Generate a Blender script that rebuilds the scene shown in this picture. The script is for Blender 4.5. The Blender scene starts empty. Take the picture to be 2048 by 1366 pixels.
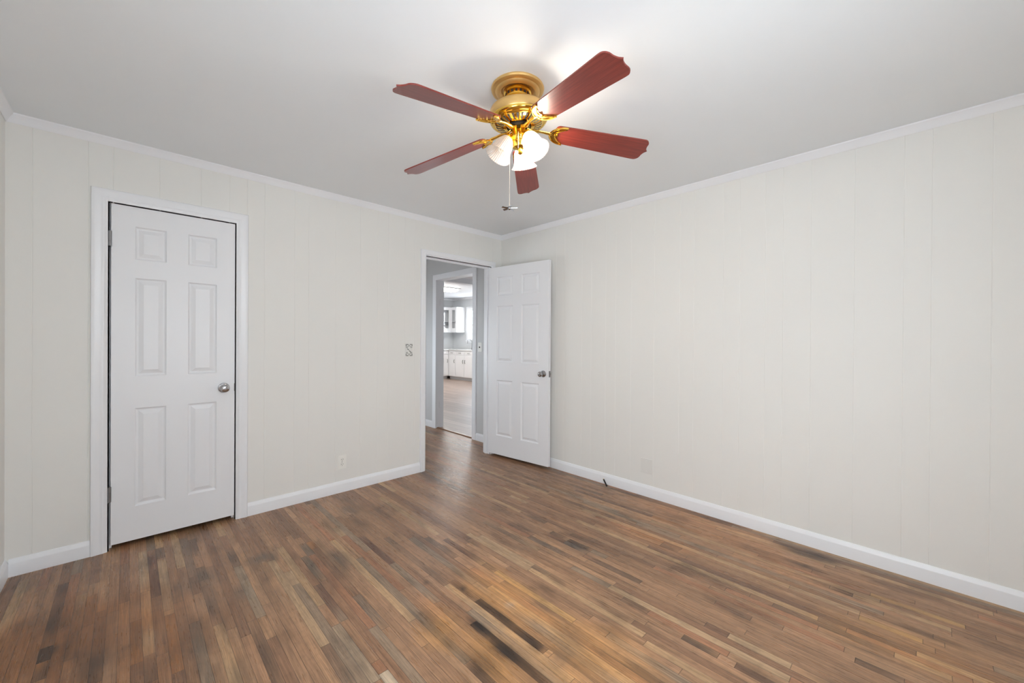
import bpy, bmesh, math, random
from mathutils import Vector, Matrix, noise
import numpy as np

random.seed(7)
PI = math.pi
C = bpy.context.scene.collection
SC = bpy.context.scene

# ------------------------------------------------------------------ camera
CX, CY, CZ, YAW, PITCH, ROLL, FPX = -3.049928, -3.348892, 1.265934, 0.804098, -0.003596, 0.006388, 797.32353
fw = Vector((math.cos(YAW)*math.cos(PITCH), math.sin(YAW)*math.cos(PITCH), math.sin(PITCH)))
rt = Vector((math.sin(YAW), -math.cos(YAW), 0)); up = rt.cross(fw)
r2 = rt*math.cos(ROLL) + up*math.sin(ROLL); u2 = -rt*math.sin(ROLL) + up*math.cos(ROLL)
cam = bpy.data.cameras.new('camera'); co = bpy.data.objects.new('camera', cam); C.objects.link(co)
m = Matrix((r2, u2, -fw)).transposed().to_4x4(); m.translation = (CX, CY, CZ); co.matrix_world = m
cam.sensor_fit = 'HORIZONTAL'; cam.sensor_width = 36; cam.lens = FPX/2048*36
cam.clip_start = .02; cam.clip_end = 200
SC.camera = co

# ------------------------------------------------------------------ world, light, exposure
SKY = 7.0
w = bpy.data.worlds.new('overcast_sky'); SC.world = w; w.use_nodes = True
bg = w.node_tree.nodes['Background']; bg.inputs[0].default_value = (0.85, 0.932, 1.0, 1); bg.inputs[1].default_value = SKY
SC.view_settings.view_transform = 'Standard'; SC.view_settings.look = 'None'
SC.view_settings.gamma = 1; SC.view_settings.use_curve_mapping = False
SC.view_settings.exposure = 1.05
SC.cycles.use_denoising = True
SC.cycles.max_bounces = 14; SC.cycles.diffuse_bounces = 8; SC.cycles.transparent_max_bounces = 24
SC.cycles.sample_clamp_indirect = 8
BULB = 290.0
KLAMP = 28.0

def portal(name, loc, rot, sx, sy):
    l = bpy.data.lights.new(name, 'AREA'); l.shape = 'RECTANGLE'; l.size = sx; l.size_y = sy
    l.cycles.is_portal = True
    o = bpy.data.objects.new(name, l); C.objects.link(o); o.location = loc; o.rotation_euler = rot
    return o

H = 2.44                     # ceiling
XW, YS = -3.515, -4.05       # west wall, south wall
WIN_S = [(-2.95, -1.95, .80, 1.85)]     # unseen windows put in for daylight, south wall (x0,x1,z0,z1)
WIN_W = [(-3.50, -2.76, .70, 1.80)]                               # unseen, put in for daylight, west wall (y0,y1,..)
KX, KY, KH = 5.0, 7.93, 2.65
WIN_K = [(6.05, 7.08, 1.24, 2.28)]
WIN_K2_ADDED = [(2.0, 2.9, .60, 2.00)]  # unseen window added to brighten the kitchen side
for i, (a, b, z0, z1) in enumerate(WIN_S):
    portal('window_light', ((a+b)/2, YS-.10, (z0+z1)/2), (PI/2, 0, 0), b-a, z1-z0)   # pointing +y
for (a, b, z0, z1) in WIN_W:
    portal('window_light', (XW-.10, (a+b)/2, (z0+z1)/2), (PI/2, 0, -PI/2), b-a, z1-z0)
WIN_H_ADDED = [(1.15, 1.85, .60, 1.65)]  # unseen window added to light the hall wall and floor
for (a, b, z0, z1) in WIN_H_ADDED:
    portal('window_light', (-1.6-.10, (a+b)/2, (z0+z1)/2), (PI/2, 0, -PI/2), b-a, z1-z0)
for (a, b, z0, z1) in WIN_K+WIN_K2_ADDED:
    portal('window_light', (KX+.10, (a+b)/2, (z0+z1)/2), (PI/2, 0, PI/2), b-a, z1-z0)

# ------------------------------------------------------------------ materials
def s2l(c):
    return tuple((x/12.92 if x <= .04045 else ((x+.055)/1.055)**2.4) for x in (v/255 for v in c))
def mat(name, col, rough=.5, metal=0, bump=0, bscale=200, spec=.5, coat=0, var=0):
    m = bpy.data.materials.new(name); m.use_nodes = True; nt = m.node_tree; b = nt.nodes['Principled BSDF']
    b.inputs['Base Color'].default_value = (*s2l(col), 1); b.inputs['Roughness'].default_value = rough
    b.inputs['Metallic'].default_value = metal; b.inputs['Specular IOR Level'].default_value = spec
    b.inputs['Coat Weight'].default_value = coat
    tc = nt.nodes.new('ShaderNodeTexCoord')
    nz = nt.nodes.new('ShaderNodeTexNoise'); nz.inputs['Scale'].default_value = bscale; nz.inputs['Detail'].default_value = 3
    nt.links.new(tc.outputs['Object'], nz.inputs['Vector'])
    if bump:
        bp = nt.nodes.new('ShaderNodeBump'); bp.inputs['Strength'].default_value = bump; bp.inputs['Distance'].default_value = .002
        nt.links.new(nz.outputs['Fac'], bp.inputs['Height']); nt.links.new(bp.outputs[0], b.inputs['Normal'])
    if var:
        n2 = nt.nodes.new('ShaderNodeTexNoise'); n2.inputs['Scale'].default_value = 2.5; n2.inputs['Detail'].default_value = 4
        nt.links.new(tc.outputs['Object'], n2.inputs['Vector'])
        mx = nt.nodes.new('ShaderNodeMix'); mx.data_type = 'RGBA'
        a = s2l(col); mx.inputs[6].default_value = (*[x*(1-var) for x in a], 1); mx.inputs[7].default_value = (*[min(1, x*(1+var)) for x in a], 1)
        nt.links.new(n2.outputs['Fac'], mx.inputs[0]); nt.links.new(mx.outputs[2], b.inputs['Base Color'])
    return m
def emit(name, col, st):
    m = bpy.data.materials.new(name); m.use_nodes = True; nt = m.node_tree; nt.nodes.clear()
    e = nt.nodes.new('ShaderNodeEmission'); o = nt.nodes.new('ShaderNodeOutputMaterial')
    e.inputs[0].default_value = (*s2l(col), 1); e.inputs[1].default_value = st; nt.links.new(e.outputs[0], o.inputs[0]); return m

M = {}
M['wall'] = mat('warm_white_wall_paint', (233, 232, 228), .55, bump=.08, bscale=60, var=.015)
M['ceil'] = mat('flat_white_ceiling_paint', (238, 242, 245), .8, bump=.05, bscale=120, var=.02)
M['trim'] = mat('white_trim_paint', (238, 239, 242), .32, bump=.06, bscale=90)
M['door'] = mat('white_door_paint', (236, 237, 240), .38, bump=.05, bscale=60)
M['hall'] = mat('grey_hall_paint', (206, 206, 206), .5, bump=.08, bscale=60)
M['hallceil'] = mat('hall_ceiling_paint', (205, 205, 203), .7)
M['kwall'] = mat('grey_blue_kitchen_paint', (212, 214, 216), .5, bump=.05, bscale=60)
M['kcab'] = mat('white_cabinet_paint', (240, 241, 243), .3)
M['kceil'] = mat('kitchen_ceiling_paint', (218, 218, 220), .6)
M['counter'] = mat('pale_laminate', (214, 214, 214), .25, var=.05)
M['dark'] = mat('closet_interior', (120, 112, 104), .9)
M['chrome'] = mat('satin_nickel', (178, 178, 180), .16, metal=1)
M['steel'] = mat('brushed_steel', (140, 140, 142), .35, metal=1)
M['brass'] = mat('polished_brass', (240, 196, 92), .13, metal=1, bump=.02, bscale=30)
M['brassdull'] = mat('antique_brass_lacquer', (222, 182, 116), .34, metal=.75, bump=.03, bscale=40, var=.06)
M['slot'] = mat('dark_slot', (40, 34, 28), .8)
M['black'] = mat('black_rubber', (28, 26, 25), .5)
M['pewter'] = mat('dark_pewter', (96, 94, 90), .45, metal=.6)
M['plastic'] = mat('white_plastic', (240, 239, 234), .3)
M['plasticw'] = mat('painted_cover_plate', (228, 227, 223), .45)
M['brush'] = mat('brown_wood_strip', (128, 92, 66), .3, var=.1)
M['bead'] = mat('pale_chain_metal', (225, 215, 200), .3, metal=.4)
M['bulb'] = emit('lit_bulb_glass', (255, 246, 234), BULB)
M['cfl'] = mat('unlit_bulb_white', (250, 246, 238), .25)
M['klamp'] = emit('ceiling_lamp_lens', (255, 252, 245), KLAMP)

def shade_mat():
    m = bpy.data.materials.new('ribbed_shade_glass'); m.use_nodes = True; nt = m.node_tree; nt.nodes.clear()
    o = nt.nodes.new('ShaderNodeOutputMaterial')
    tr = nt.nodes.new('ShaderNodeBsdfTransparent'); tr.inputs[0].default_value = (.97, .96, .94, 1)
    tl = nt.nodes.new('ShaderNodeBsdfTranslucent'); tl.inputs[0].default_value = (.84, .79, .76, 1)
    df = nt.nodes.new('ShaderNodeBsdfDiffuse'); df.inputs[0].default_value = (.80, .75, .72, 1)
    gl = nt.nodes.new('ShaderNodeBsdfGlossy'); gl.inputs['Roughness'].default_value = .08
    a = nt.nodes.new('ShaderNodeMixShader'); a.inputs[0].default_value = .45
    nt.links.new(tl.outputs[0], a.inputs[1]); nt.links.new(df.outputs[0], a.inputs[2])
    b = nt.nodes.new('ShaderNodeMixShader'); b.inputs[0].default_value = .50
    nt.links.new(tr.outputs[0], b.inputs[1]); nt.links.new(a.outputs[0], b.inputs[2])
    c = nt.nodes.new('ShaderNodeMixShader'); c.inputs[0].default_value = .10
    nt.links.new(b.outputs[0], c.inputs[1]); nt.links.new(gl.outputs[0], c.inputs[2]); nt.links.new(c.outputs[0], o.inputs[0])
    return m
M['shade'] = shade_mat()
def pane_mat():
    m = bpy.data.materials.new('window_glass'); m.use_nodes = True; nt = m.node_tree; nt.nodes.clear()
    o = nt.nodes.new('ShaderNodeOutputMaterial'); tr = nt.nodes.new('ShaderNodeBsdfTransparent')
    gl = nt.nodes.new('ShaderNodeBsdfGlossy'); gl.inputs['Roughness'].default_value = .01
    b = nt.nodes.new('ShaderNodeMixShader'); b.inputs[0].default_value = .06
    nt.links.new(tr.outputs[0], b.inputs[1]); nt.links.new(gl.outputs[0], b.inputs[2]); nt.links.new(b.outputs[0], o.inputs[0])
    return m
M['pane'] = pane_mat()

def blade_mat():
    m = bpy.data.materials.new('cherry_blade_veneer'); m.use_nodes = True; nt = m.node_tree; b = nt.nodes['Principled BSDF']
    tc = nt.nodes.new('ShaderNodeTexCoord'); mp = nt.nodes.new('ShaderNodeMapping'); mp.inputs['Scale'].default_value = (6, 130, 130)
    nz = nt.nodes.new('ShaderNodeTexNoise'); nz.inputs['Scale'].default_value = 1; nz.inputs['Detail'].default_value = 6; nz.inputs['Distortion'].default_value = .6
    cr = nt.nodes.new('ShaderNodeValToRGB'); cr.color_ramp.elements[0].position = .3; cr.color_ramp.elements[1].position = .72
    cr.color_ramp.elements[0].color = (*s2l((108, 34, 27)), 1); cr.color_ramp.elements[1].color = (*s2l((140, 54, 42)), 1)
    nt.links.new(tc.outputs['Object'], mp.inputs[0]); nt.links.new(mp.outputs[0], nz.inputs['Vector'])
    nt.links.new(nz.outputs['Fac'], cr.inputs[0]); nt.links.new(cr.outputs[0], b.inputs['Base Color'])
    b.inputs['Roughness'].default_value = .38; b.inputs['Coat Weight'].default_value = .3; b.inputs['Coat Roughness'].default_value = .35
    return m
M['blade'] = blade_mat()

def N(nt, t, **kw):
    n = nt.nodes.new(t)
    for k, v in kw.items(): setattr(n, k, v)
    return n
def floor_mat():
    m = bpy.data.materials.new('worn_oak_strip_floor'); m.use_nodes = True; nt = m.node_tree; b = nt.nodes['Principled BSDF']; L = nt.links.new
    at = N(nt, 'ShaderNodeAttribute', attribute_name='Col')
    tc = N(nt, 'ShaderNodeTexCoord')
    rnd = N(nt, 'ShaderNodeCombineXYZ'); mr = N(nt, 'ShaderNodeMath', operation='MULTIPLY'); mr.inputs[1].default_value = 37.0
    L(at.outputs['Alpha'], mr.inputs[0])
    for i in range(3): L(mr.outputs[0], rnd.inputs[i])
    def streak(sx, sy, det, dist=.3):
        mp = N(nt, 'ShaderNodeMapping'); mp.inputs['Scale'].default_value = (sx, sy, 1)
        ad = N(nt, 'ShaderNodeVectorMath', operation='ADD'); nz = N(nt, 'ShaderNodeTexNoise')
        nz.inputs['Scale'].default_value = 1; nz.inputs['Detail'].default_value = det; nz.inputs['Distortion'].default_value = dist
        L(tc.outputs['Object'], mp.inputs[0]); L(mp.outputs[0], ad.inputs[0]); L(rnd.outputs[0], ad.inputs[1]); L(ad.outputs[0], nz.inputs['Vector'])
        return nz.outputs['Fac']
    def rng(v, a, bb, c, d):
        r = N(nt, 'ShaderNodeMapRange'); r.inputs[1].default_value = a; r.inputs[2].default_value = bb; r.inputs[3].default_value = c; r.inputs[4].default_value = d
        L(v, r.inputs[0]); return r.outputs[0]
    def mul(a, c):
        x = N(nt, 'ShaderNodeMath', operation='MULTIPLY'); L(a, x.inputs[0])
        if isinstance(c, float): x.inputs[1].default_value = c
        else: L(c, x.inputs[1])
        return x.outputs[0]
    g1 = rng(streak(60, 2.0, 6, 1.6), .3, .7, .74, 1.20)
    g2 = rng(streak(420, 11, 3), .35, .65, .82, 1.12)
    # large soft wear of the finish, independent of the boards
    wn = N(nt, 'ShaderNodeTexNoise'); wn.inputs['Scale'].default_value = 1.6; wn.inputs['Detail'].default_value = 5; wn.inputs['Roughness'].default_value = .6
    L(tc.outputs['Object'], wn.inputs['Vector'])
    g3 = rng(wn.outputs['Fac'], .3, .7, .86, 1.12)
    # small scuffs
    sn = N(nt, 'ShaderNodeTexNoise'); sn.inputs['Scale'].default_value = 28; sn.inputs['Detail'].default_value = 4
    L(tc.outputs['Object'], sn.inputs['Vector']); g4 = rng(sn.outputs['Fac'], .32, .5, .88, 1.0)
    # seams between strips and at the butt joints
    u1 = N(nt, 'ShaderNodeUVMap', uv_map='strip'); s1 = N(nt, 'ShaderNodeSeparateXYZ'); L(u1.outputs[0], s1.inputs[0])
    u2_ = N(nt, 'ShaderNodeUVMap', uv_map='ends'); s2 = N(nt, 'ShaderNodeSeparateXYZ'); L(u2_.outputs[0], s2.inputs[0])
    om = N(nt, 'ShaderNodeMath', operation='SUBTRACT'); om.inputs[0].default_value = 1; L(s1.outputs[0], om.inputs[1])
    mn = N(nt, 'ShaderNodeMath', operation='MINIMUM'); L(s1.outputs[0], mn.inputs[0]); L(om.outputs[0], mn.inputs[1])
    e1 = rng(mn.outputs[0], .010, .034, .45, 1.0)
    mn2 = N(nt, 'ShaderNodeMath', operation='MINIMUM'); L(s1.outputs[1], mn2.inputs[0]); L(s2.outputs[0], mn2.inputs[1])
    e2 = rng(mn2.outputs[0], .0006, .0018, .45, 1.0)
    f = mul(mul(mul(mul(mul(g1, g2), g3), g4), e1), e2)
    mx = N(nt, 'ShaderNodeVectorMath', operation='SCALE'); L(at.outputs['Color'], mx.inputs[0]); L(f, mx.inputs['Scale'])
    L(mx.outputs[0], b.inputs['Base Color'])
    rr = rng(wn.outputs['Fac'], .3, .7, .27, .36); ad_ = N(nt, 'ShaderNodeMath', operation='ADD'); L(rr, ad_.inputs[0]); L(rng(streak(160, 9, 4), .35, .65, -.06, .14), ad_.inputs[1]); L(ad_.outputs[0], b.inputs['Roughness'])
    b.inputs['Specular IOR Level'].default_value = .5
    bp = N(nt, 'ShaderNodeBump'); bp.inputs['Strength'].default_value = .5; bp.inputs['Distance'].default_value = .002
    hh = mul(mul(e1, e2), g2); L(hh, bp.inputs['Height']); L(bp.outputs[0], b.inputs['Normal'])
    return m
M['floor'] = floor_mat()
def lvp_mat():
    m = bpy.data.materials.new('pale_plank_flooring'); m.use_nodes = True; nt = m.node_tree; b = nt.nodes['Principled BSDF']; L = nt.links.new
    tc = N(nt, 'ShaderNodeTexCoord'); mp = N(nt, 'ShaderNodeMapping'); mp.inputs['Rotation'].default_value = (0, 0, PI/2)
    br = N(nt, 'ShaderNodeTexBrick'); br.inputs['Scale'].default_value = 1; br.inputs['Mortar Size'].default_value = .003
    br.inputs['Brick Width'].default_value = 1.2; br.inputs['Row Height'].default_value = .15
    br.inputs['Color1'].default_value = (*s2l((172, 153, 142)), 1); br.inputs['Color2'].default_value = (*s2l((150, 130, 119)), 1); br.inputs['Mortar'].default_value = (*s2l((90, 76, 68)), 1)
    L(tc.outputs['Object'], mp.inputs[0]); L(mp.outputs[0], br.inputs[0])
    m2 = N(nt, 'ShaderNodeMapping'); m2.inputs['Scale'].default_value = (30, 1.5, 1); nz = N(nt, 'ShaderNodeTexNoise'); nz.inputs['Detail'].default_value = 5; nz.inputs['Scale'].default_value = 1
    L(tc.outputs['Object'], m2.inputs[0]); L(m2.outputs[0], nz.inputs['Vector'])
    r = N(nt, 'ShaderNodeMapRange'); r.inputs[1].default_value = .3; r.inputs[2].default_value = .7; r.inputs[3].default_value = .85; r.inputs[4].default_value = 1.12; L(nz.outputs['Fac'], r.inputs[0])
    mx = N(nt, 'ShaderNodeVectorMath', operation='SCALE'); L(br.outputs[0], mx.inputs[0]); L(r.outputs[0], mx.inputs['Scale']); L(mx.outputs[0], b.inputs['Base Color'])
    b.inputs['Roughness'].default_value = .4
    return m
M['lvp'] = lvp_mat()

# ------------------------------------------------------------------ mesh helpers
def obj(name, bm, m, parent=None, smooth=False, mw=None):
    bmesh.ops.recalc_face_normals(bm, faces=bm.faces)
    me = bpy.data.meshes.new(name); bm.to_mesh(me); bm.free()
    for mm in (m if isinstance(m, (list, tuple)) else [m]): me.materials.append(mm)
    if smooth:
        for p in me.polygons: p.use_smooth = True
        try: me.set_sharp_from_angle(angle=math.radians(smooth if smooth is not True else 40))
        except Exception: pass
    o = bpy.data.objects.new(name, me); C.objects.link(o)
    if parent: o.parent = parent
    if mw is not None: o.matrix_local = mw
    return o
def empty(name, loc=(0, 0, 0), rz=0):
    o = bpy.data.objects.new(name, None); C.objects.link(o); o.location = loc; o.rotation_euler = (0, 0, rz); o.empty_display_size = .05; return o
def tag(o, label=None, cat=None, group=None, kind=None):
    if label: o['label'] = label
    if cat: o['category'] = cat
    if group: o['group'] = group
    if kind: o['kind'] = kind
    return o
def S(o, label=None):
    o['kind'] = 'structure'
    if label: o['label'] = label
    return o
def box(bm, a, b, mi=0, bev=0):
    x0, y0, z0 = [min(a[i], b[i]) for i in range(3)]; x1, y1, z1 = [max(a[i], b[i]) for i in range(3)]
    g = bmesh.new() if bev else bm
    v = [g.verts.new(p) for p in ((x0,y0,z0),(x1,y0,z0),(x1,y1,z0),(x0,y1,z0),(x0,y0,z1),(x1,y0,z1),(x1,y1,z1),(x0,y1,z1))]
    for f in ((3,2,1,0),(4,5,6,7),(0,1,5,4),(1,2,6,5),(2,3,7,6),(3,0,4,7)):
        ff = g.faces.new([v[i] for i in f]); ff.material_index = mi
    if bev:
        bmesh.ops.bevel(g, geom=list(g.edges), offset=bev, segments=2, affect='EDGES', profile=.6)
        merge(bm, g)
    return bm
def merge(bm, g, mw=None):
    if mw is not None: bmesh.ops.transform(g, matrix=mw, verts=g.verts)
    me = bpy.data.meshes.new('tmp'); g.to_mesh(me); g.free(); bm.from_mesh(me); bpy.data.meshes.remove(me)
def bx(a, b, bev=0): return box(bmesh.new(), a, b, bev=bev)
def lathe(prof, seg=48, fn=None, cap0=False, cap1=False):
    bm = bmesh.new(); rings = []
    for (r, z) in prof:
        rings.append([bm.verts.new(((r*(fn(2*PI*k/seg, r, z) if fn else 1))*math.cos(2*PI*k/seg), (r*(fn(2*PI*k/seg, r, z) if fn else 1))*math.sin(2*PI*k/seg), z)) for k in range(seg)])
    for a, b in zip(rings, rings[1:]):
        for k in range(seg):
            bm.faces.new((a[k], a[(k+1) % seg], b[(k+1) % seg], b[k]))
    if cap0: bm.faces.new(rings[0][::-1])
    if cap1: bm.faces.new(rings[-1])
    return bm
def tube(pts, r, seg=10, bm=None, sq=None):
    """swept round (or flattened, sq=(w,h)) tube"""
    bm = bm or bmesh.new(); pts = [Vector(p) for p in pts]; rings = []
    n = len(pts); ref = None
    for i, p in enumerate(pts):
        t = (pts[min(i+1, n-1)] - pts[max(i-1, 0)]).normalized()
        if ref is None:
            ref = Vector((0, 0, 1)) if abs(t.z) < .9 else Vector((1, 0, 0))
        a = t.cross(ref).normalized(); b = a.cross(t).normalized(); ref = b
        rr = r[i] if isinstance(r, (list, tuple)) else r
        w_, h_ = (sq if sq else (1, 1))
        rings.append([bm.verts.new(p + a*math.cos(2*PI*k/seg)*rr*w_ + b*math.sin(2*PI*k/seg)*rr*h_) for k in range(seg)])
    for A, B in zip(rings, rings[1:]):
        for k in range(seg): bm.faces.new((A[k], A[(k+1) % seg], B[(k+1) % seg], B[k]))
    bm.faces.new(rings[0][::-1]); bm.faces.new(rings[-1]); return bm
def extrude_profile(prof, a0, a1, f):
    """prof: list of (d,z); f(a,d,z)->world. open polyline swept from a0 to a1, ends capped"""
    bm = bmesh.new(); A = [bm.verts.new(f(a0, d, z)) for d, z in prof]; B = [bm.verts.new(f(a1, d, z)) for d, z in prof]
    n = len(prof)
    for i in range(n): bm.faces.new((A[i], A[(i+1) % n], B[(i+1) % n], B[i]))
    bm.faces.new(A[::-1]); bm.faces.new(B); return bm

# plane frames: (a along the wall, d out of the wall into the room, z)
def F_N(a, d, z): return (a, -d, z)            # door wall, faces -y
def F_E(a, d, z): return (-d, a, z)            # right wall, faces -x
def F_S(a, d, z): return (a, YS+d, z)
def F_W(a, d, z): return (XW+d, a, z)
def frame_x(x0, s): return lambda a, d, z: (x0+s*d, a, z)
def frame_y(y0, s): return lambda a, d, z: (a, y0+s*d, z)

def wall(name, f, a0, a1, z0, z1, m, opens=(), grooves=(), thick=0, parent=None, gd=.0012):
    """panelled wall: V grooves are modelled, openings (a0,a1,z0,z1) are cut with their reveals"""
    bm = bmesh.new(); prof = {a0: 0, a1: 0}
    for (o0, o1, _, _) in opens: prof[o0] = 0; prof[o1] = 0
    for g in grooves:
        if any(o0-.006 < g < o1+.006 and (g < o0+.006 or g > o1-.006) for (o0, o1, _, _) in opens): continue
        prof[g-.0022] = 0; prof[g-.0006] = -gd; prof[g+.0006] = -gd; prof[g+.0022] = 0
    ks = sorted(k for k in prof if a0 <= k <= a1)
    def quad(p, q, za, zb):
        if zb-za < 1e-5: return
        bm.faces.new([bm.verts.new(f(*v)) for v in ((p, prof[p], za), (q, prof[q], za), (q, prof[q], zb), (p, prof[p], zb))])
    for p, q in zip(ks, ks[1:]):
        mid = (p+q)/2; o = [x for x in opens if x[0] < mid < x[1]]
        if not o: quad(p, q, z0, z1)
        else: quad(p, q, z0, max(z0, o[0][2])); quad(p, q, o[0][3], z1)
    if thick:
        for (o0, o1, za, zb) in opens:
            za = max(za, z0)
            for (v, u) in (((o0, za), (o0, zb)), ((o1, za), (o1, zb)), ((o0, zb), (o1, zb)), ((o0, za), (o1, za))):
                if za <= z0 and v[1] == za and u[1] == za: continue
                bm.faces.new([bm.verts.new(f(*k)) for k in ((v[0], 0, v[1]), (u[0], 0, u[1]), (u[0], -thick, u[1]), (v[0], -thick, v[1]))])
    bmesh.ops.remove_doubles(bm, verts=bm.verts, dist=1e-6)
    o = obj(name, bm, m, parent); S(o); return o

CAS = [(0, 0), (0, .008), (.003, .0105), (.012, .0115), (.016, .0150), (.022, .0158), (.028, .0138), (.034, .0150), (.050, .0185), (.060, .0195), (.067, .0178), (.070, .013), (.070, 0)]
def casing(name, f, x0, x1, zt, zb=0, prof=CAS, sc=1, bottom=False, label=None, m=None, jag=False, rev=.006):
    """mitred casing round an opening, profile (offset outward, depth)"""
    bm = bmesh.new(); n = len(prof)
    path = []
    for (o, d) in prof:
        o = (o*sc)+rev
        ring = [(x0-o, zb), (x0-o, zt+o), (x1+o, zt+o), (x1+o, zb)]
        if bottom: ring = [(x0-o, zb-o), (x0-o, zt+o), (x1+o, zt+o), (x1+o, zb-o)]
        path.append([bm.verts.new(f(a, d, z)) for a, z in ring])
    segs = [(0, 1), (1, 2), (2, 3)] + ([(3, 0)] if bottom else [])
    for i in range(n-1):
        for a, b in segs: bm.faces.new((path[i][a], path[i][b], path[i+1][b], path[i+1][a]))
    if not bottom:
        bm.faces.new([path[i][0] for i in range(n)]); bm.faces.new([path[i][3] for i in range(n)][::-1])
    o = obj(name, bm, m or M['trim'], smooth=35); S(o, label); return o

# ------------------------------------------------------------------ floor
W_STRIP = .0375; FX0 = -3.529; NR = 98; FY0, FY1 = -4.05, 2.6
TONE = {'black': (34, 24, 20), 'char': (66, 46, 36), 'char2': (84, 74, 68), 'dk': (104, 80, 62), 'dk2': (124, 97, 76), 'dkred': (112, 78, 60), 'brown': (134, 103, 80),
        'grey': (128, 107, 89), 'ltgrey': (162, 138, 113), 'light': (180, 148, 114), 'vlight': (200, 178, 152), 'amlight': (184, 144, 96), 'orange': (160, 112, 72), 'amb': (164, 122, 78)}
BASE = [((166, 127, 96), 7), ((172, 133, 100), 6), ((158, 120, 90), 6), ((150, 112, 84), 4), ((164, 117, 86), 3), ((142, 106, 80), 2), ((130, 97, 75), .8), ((150, 126, 103), 2), ((182, 147, 110), 2)]
PL = [(44, -2.445, -1.64, 'light'), (44, -2.048, -1.687, 'dk'), (45, -1.846, -1.714, 'brown'), (38, -2.251, -2.109, 'dk'), (45, -1.728, -1.633, 'brown'), (51, -1.723, -1.626, 'dk2'), (51, -2.258, -1.729, 'amlight'), (56, -1.951, -1.828, 'dk2'), (41, -1.267, -0.845, 'dkred'), (44, -1.371, -0.969, 'dk2'), (44, -1.635, -1.371, 'dk2'), (49, -1.463, -1.143, 'dk2'), (51, -1.719, -1.242, 'dkred'), (55, -1.837, -1.284, 'light'), (65, -1.785, -1.619, 'dkred'), (66, -1.96, -1.785, 'char'), (64, -2.322, -1.96, 'dk2'), (62, -1.914, -1.584, 'grey'), (32, -1.171, -0.853, 'grey'), (31, -1.542, -1.187, 'dkred'), (30, -1.947, -1.547, 'ltgrey'), (31, -2.02, -1.926, 'vlight'), (28, -1.904, -1.637, 'brown'), (60, -2.455, -2.242, 'light'), (59, -2.456, -2.325, 'dk'), (34, -1.715, -1.407, 'grey'), (6, -0.663, -0.301, 'dkred'), (6, -0.868, -0.663, 'dkred'), (6, -0.971, -0.876, 'black'), (6, -1.09, -0.969, 'dk2'), (23, -1.733, -1.262, 'dk'), (20, -1.186, -0.804, 'dk2'), (19, -0.663, -0.109, 'grey'), (16, -0.313, -0.157, 'dk2'), (20, -0.735, -0.577, 'dk'), (18, -0.512, -0.073, 'light'), (16, -0.915, -0.335, 'light'), (24, -1.263, -0.71, 'ltgrey'), (24, -0.707, -0.461, 'dk2'), (32, -1.159, -0.866, 'ltgrey'), (16, -1.393, -0.958, 'orange'), (13, -1.232, -0.924, 'orange'), (14, -1.381, -1.207, 'dk2'), (10, -1.248, -0.769, 'dk2'), (8, -0.824, -0.472, 'brown'), (9, -0.805, -0.518, 'orange'), (14, -0.659, -0.14, 'light'), (15, -0.746, -0.156, 'dkred'), (28, -1.639, -0.781, 'light'), (30, -1.678, -1.557, 'vlight'), (60, -3.004, -2.227, 'light'), (58, -2.778, -2.635, 'dk'), (59, -2.459, -2.324, 'dk'), (62, -2.993, -2.768, 'light'), (68, -3.302, -3.162, 'dk'), (72, -3.269, -2.847, 'dk2'), (72, -3.427, -3.274, 'light'), (78, -3.144, -2.869, 'light'), (77, -3.349, -3.144, 'amlight'), (67, -2.804, -2.649, 'brown'), (73, -3.109, -3.016, 'dk2'), (77, -2.214, -1.982, 'orange'), (76, -2.322, -2.214, 'dk2'), (85, -2.329, -1.987, 'orange'), (82, -3.104, -3.013, 'dkred'), (84, -3.48, -3.164, 'amlight'), (34, -0.803, -0.69, 'orange'), (33, -0.861, -0.686, 'grey'), (39, -0.764, -0.617, 'light'), (32, -1.059, -0.853, 'ltgrey'), (41, -0.973, -0.848, 'dkred'), (29, -1.109, -0.954, 'light'), (20, -0.416, -0.157, 'dk2'), (56, -1.827, -1.361, 'light'), (72, -1.208, -1.01, 'light'), (66, -1.801, -1.641, 'dk'), (65, -1.96, -1.801, 'char2'), (60, -1.738, -1.227, 'dk2'), (68, -1.529, -1.289, 'dk2'), (56, -1.733, -1.486, 'dk2'), (80, -1.17, -0.795, 'dk2'), (87, -1.52, -0.872, 'dk2'), (58, -0.53, -0.175, 'dk2'), (13, -1.195, -0.908, 'orange'), (14, -1.375, -1.207, 'dk2'), (16, -1.092, -0.957, 'dk'), (42, -2.62, -1.953, 'char'), (45, -2.285, -1.85, 'char')]
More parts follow.
